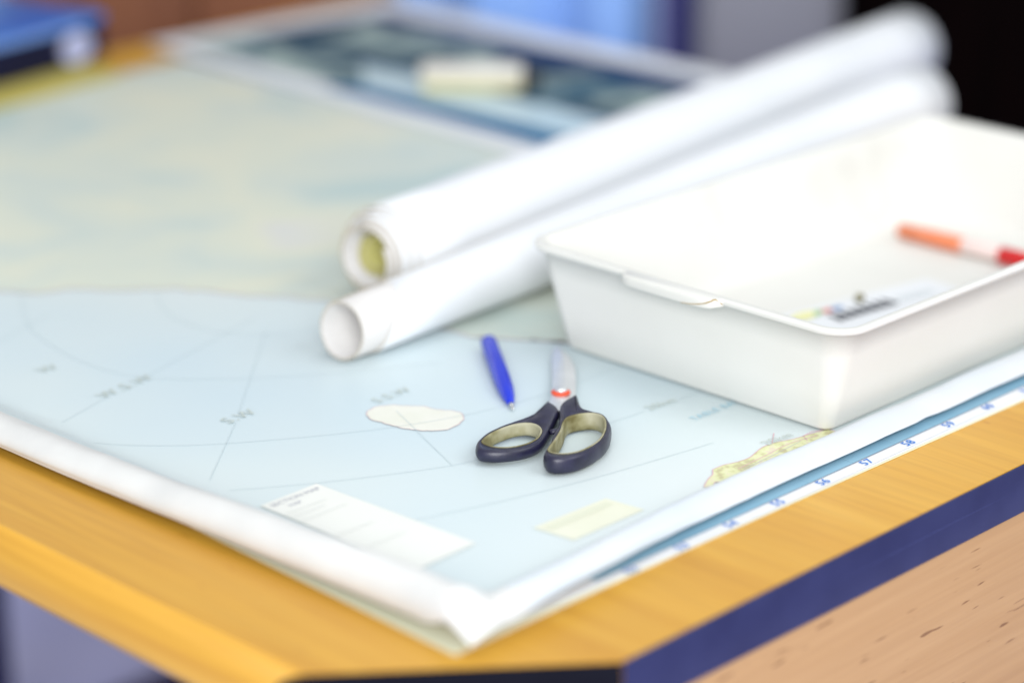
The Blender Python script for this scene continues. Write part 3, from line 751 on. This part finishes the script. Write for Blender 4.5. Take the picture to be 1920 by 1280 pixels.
# navy box with a bright blue lid on a yellow folder
M['yellow'] = noisy('yellow_card', [(0.3, (0.42, 0.35, 0.07)), (0.7, (0.50, 0.42, 0.11))], nscale=20, rough=0.6)
M['navy_box'] = noisy('navy_card', [(0.3, (0.003, 0.004, 0.022)), (0.7, (0.006, 0.006, 0.035))], nscale=10, rough=0.5, spec=0.2)
M['lid'] = noisy('blue_card', [(0.3, (0.006, 0.08, 0.40)), (0.7, (0.015, 0.19, 0.56))], nscale=6, rough=0.35)
M['emblem'] = new_mat('pale_emblem', (0.42, 0.44, 0.66), 0.5)
M['lid_edge'] = new_mat('pale_blue_edge', (0.16, 0.27, 0.58), 0.45)
fd = placed('yellow_folder', 0.245, 0.955, R(8), 'yellow card folder under the navy box, beyond the map', 'folder', 0.0042)
box('folder_back', -0.16, 0.165, 0.0, 0.24, 0.0, 0.003, M['yellow'], fd, bev=0.001)
box('folder_front', -0.155, 0.160, 0.003, 0.24, 0.0032, 0.0060, M['yellow'], fd, bev=0.001)
bx_ = placed('navy_box', 0.280, 1.004, R(10), 'navy box with bright blue lid and pale round emblem, on the yellow folder', 'box', 0.0104)
box('carton', -0.16, 0.150, 0.0, 0.20, 0.0, 0.036, M['navy_box'], bx_, bev=0.003)
box('lid', -0.161, 0.151, -0.001, 0.201, 0.0362, 0.046, M['lid'], bx_, bev=0.003)
box('lid_edge', -0.155, 0.120, -0.0024, -0.0012, 0.0370, 0.0440, M['lid_edge'], bx_)
v = [(0.108 + 0.022*math.cos(a), -0.0006, 0.0180 + 0.0155*math.sin(a)) for a in [q*math.tau/28 for q in range(28)]]
obj('emblem', v + [(x, -0.0022, z) for x, y, z in v], [tuple(range(28, 56))] + [(i, (i+1) % 28, 28 + (i+1) % 28, 28 + i) for i in range(28)], M['emblem'], bx_)

# ------------------------------------------------------------------ background furniture behind the table
HX, HY = math.cos(R(44.3)), math.sin(R(44.3)); RX, RY = HY, -HX
def back_at(lat, dist):
    return (-1.0535 + HX*dist + RX*lat, -0.9863 + HY*dist + RY*lat)
BRZ = R(44.3 - 90)
def cabinet(name, lat0, lat1, dist, h, mat, label, cat, doors=1, dmat=None):
    w = lat1 - lat0
    x, y = back_at((lat0 + lat1)/2, dist)
    r = placed(name, x, y, BRZ, label, cat, FZ)
    box('carcass', -w/2, w/2, 0.0, 0.42, 0.0, h, mat, r, bev=0.003)
    dw = w / doors
    for i in range(doors):
        d = box('door', -w/2 + i*dw + 0.004, -w/2 + (i+1)*dw - 0.004, -0.0195, -0.0005, 0.07, h - 0.01, dmat or mat, r, bev=0.002)
        hx = -w/2 + (i+1)*dw - 0.04 if i % 2 == 0 else -w/2 + i*dw + 0.04
        box('handle', hx - 0.006, hx + 0.006, -0.040, -0.0196, h*0.55, h*0.55 + 0.12, M['black'], d, bev=0.002)
    return r
M['brown'] = wood('brown_wood', (0.16, 0.055, 0.022), (0.21, 0.075, 0.03), (0.26, 0.10, 0.04), 'z', 0.5, 0.3)
M['grey_metal'] = noisy('grey_metal', [(0.3, (0.20, 0.20, 0.23)), (0.7, (0.24, 0.24, 0.27))], nscale=3, rough=0.5)
M['dark_wood'] = wood('dark_wood', (0.0015, 0.0006, 0.0006), (0.002, 0.0008, 0.0008), (0.004, 0.0012, 0.0012), 'z', 0.8, 0.02)
M['navy_fab'] = noisy('navy_fabric', [(0.3, (0.035, 0.035, 0.13)), (0.7, (0.05, 0.05, 0.17))], nscale=20, rough=0.9, spec=0.1)
M['blue_fab'] = noisy('pale_blue_fabric', [(0.3, (0.24, 0.42, 0.84)), (0.7, (0.32, 0.52, 0.90))], nscale=3, rough=0.85, spec=0.1)
cabinet('brown_cabinet', -0.62, -0.150, 3.02, 1.35, M['brown'], 'reddish brown wooden cabinet behind the far table corner', 'cabinet', 2)
cabinet('grey_cabinet', 0.236, 0.415, 3.10, 1.35, M['grey_metal'], 'grey metal cabinet behind the thick paper roll', 'cabinet', 1)
cabinet('dark_wardrobe', 0.420, 1.25, 3.06, 1.50, M['dark_wood'], 'nearly black wooden wardrobe at the right, behind the rolls and tray', 'wardrobe', 2)
def curtain(name, lat0, lat1, dist, z0, z1, folds, amp, mat, label, cat):
    x, y = back_at((lat0 + lat1)/2, dist); w = lat1 - lat0
    v = []; f = []; n = 90; m = 8
    for j in range(m + 1):
        for i in range(n + 1):
            t = i / n
            a = amp * (math.sin(t*folds*math.tau + 0.4*math.sin(t*7)) + 0.35*math.sin(t*folds*2.3*math.tau + 1)) * lerp(1.0, 0.75, j/m)
            v.append((lerp(-w/2, w/2, t) + 0.01*math.sin(j*.5 + t*9)*(1 - j/m), a, lerp(z0, z1, j/m)))
    for j in range(m):
        for i in range(n):
            a = j*(n+1) + i; f.append((a, a+1, a+n+2, a+n+1))
    o = obj(name, v, f, mat, None, smooth=True)
    md = o.modifiers.new('thickness', 'SOLIDIFY'); md.thickness = 0.003
    o.location = (x, y, FZ); o.rotation_euler = (0, 0, BRZ)
    return tag(o, label, cat)
curtain('blue_curtain', -0.146, 0.188, 3.14, 0.01, 1.40, 2.2, 0.022, M['blue_fab'], 'pale blue fabric curtain hanging behind the aerial print', 'curtain')
curtain('navy_curtain', 0.186, 0.232, 3.10, 0.01, 1.40, 1.0, 0.010, M['navy_fab'], 'narrow navy fabric strip hanging beside the pale blue curtain', 'curtain')

# ------------------------------------------------------------------ put the remaining parent empties at the base of their things
bpy.context.view_layer.update()
for e in [o for o in scene.objects if o.type == 'EMPTY' and o.parent is None and o.location.length < 1e-9]:
    pts = [c.matrix_world @ Vector(q) for c in e.children for q in c.bound_box]
    base = Vector((sum(p.x for p in pts) / len(pts), sum(p.y for p in pts) / len(pts), min(p.z for p in pts)))
    e.location = base
    for c in e.children:
        c.matrix_parent_inverse = Matrix.Translation(-base)
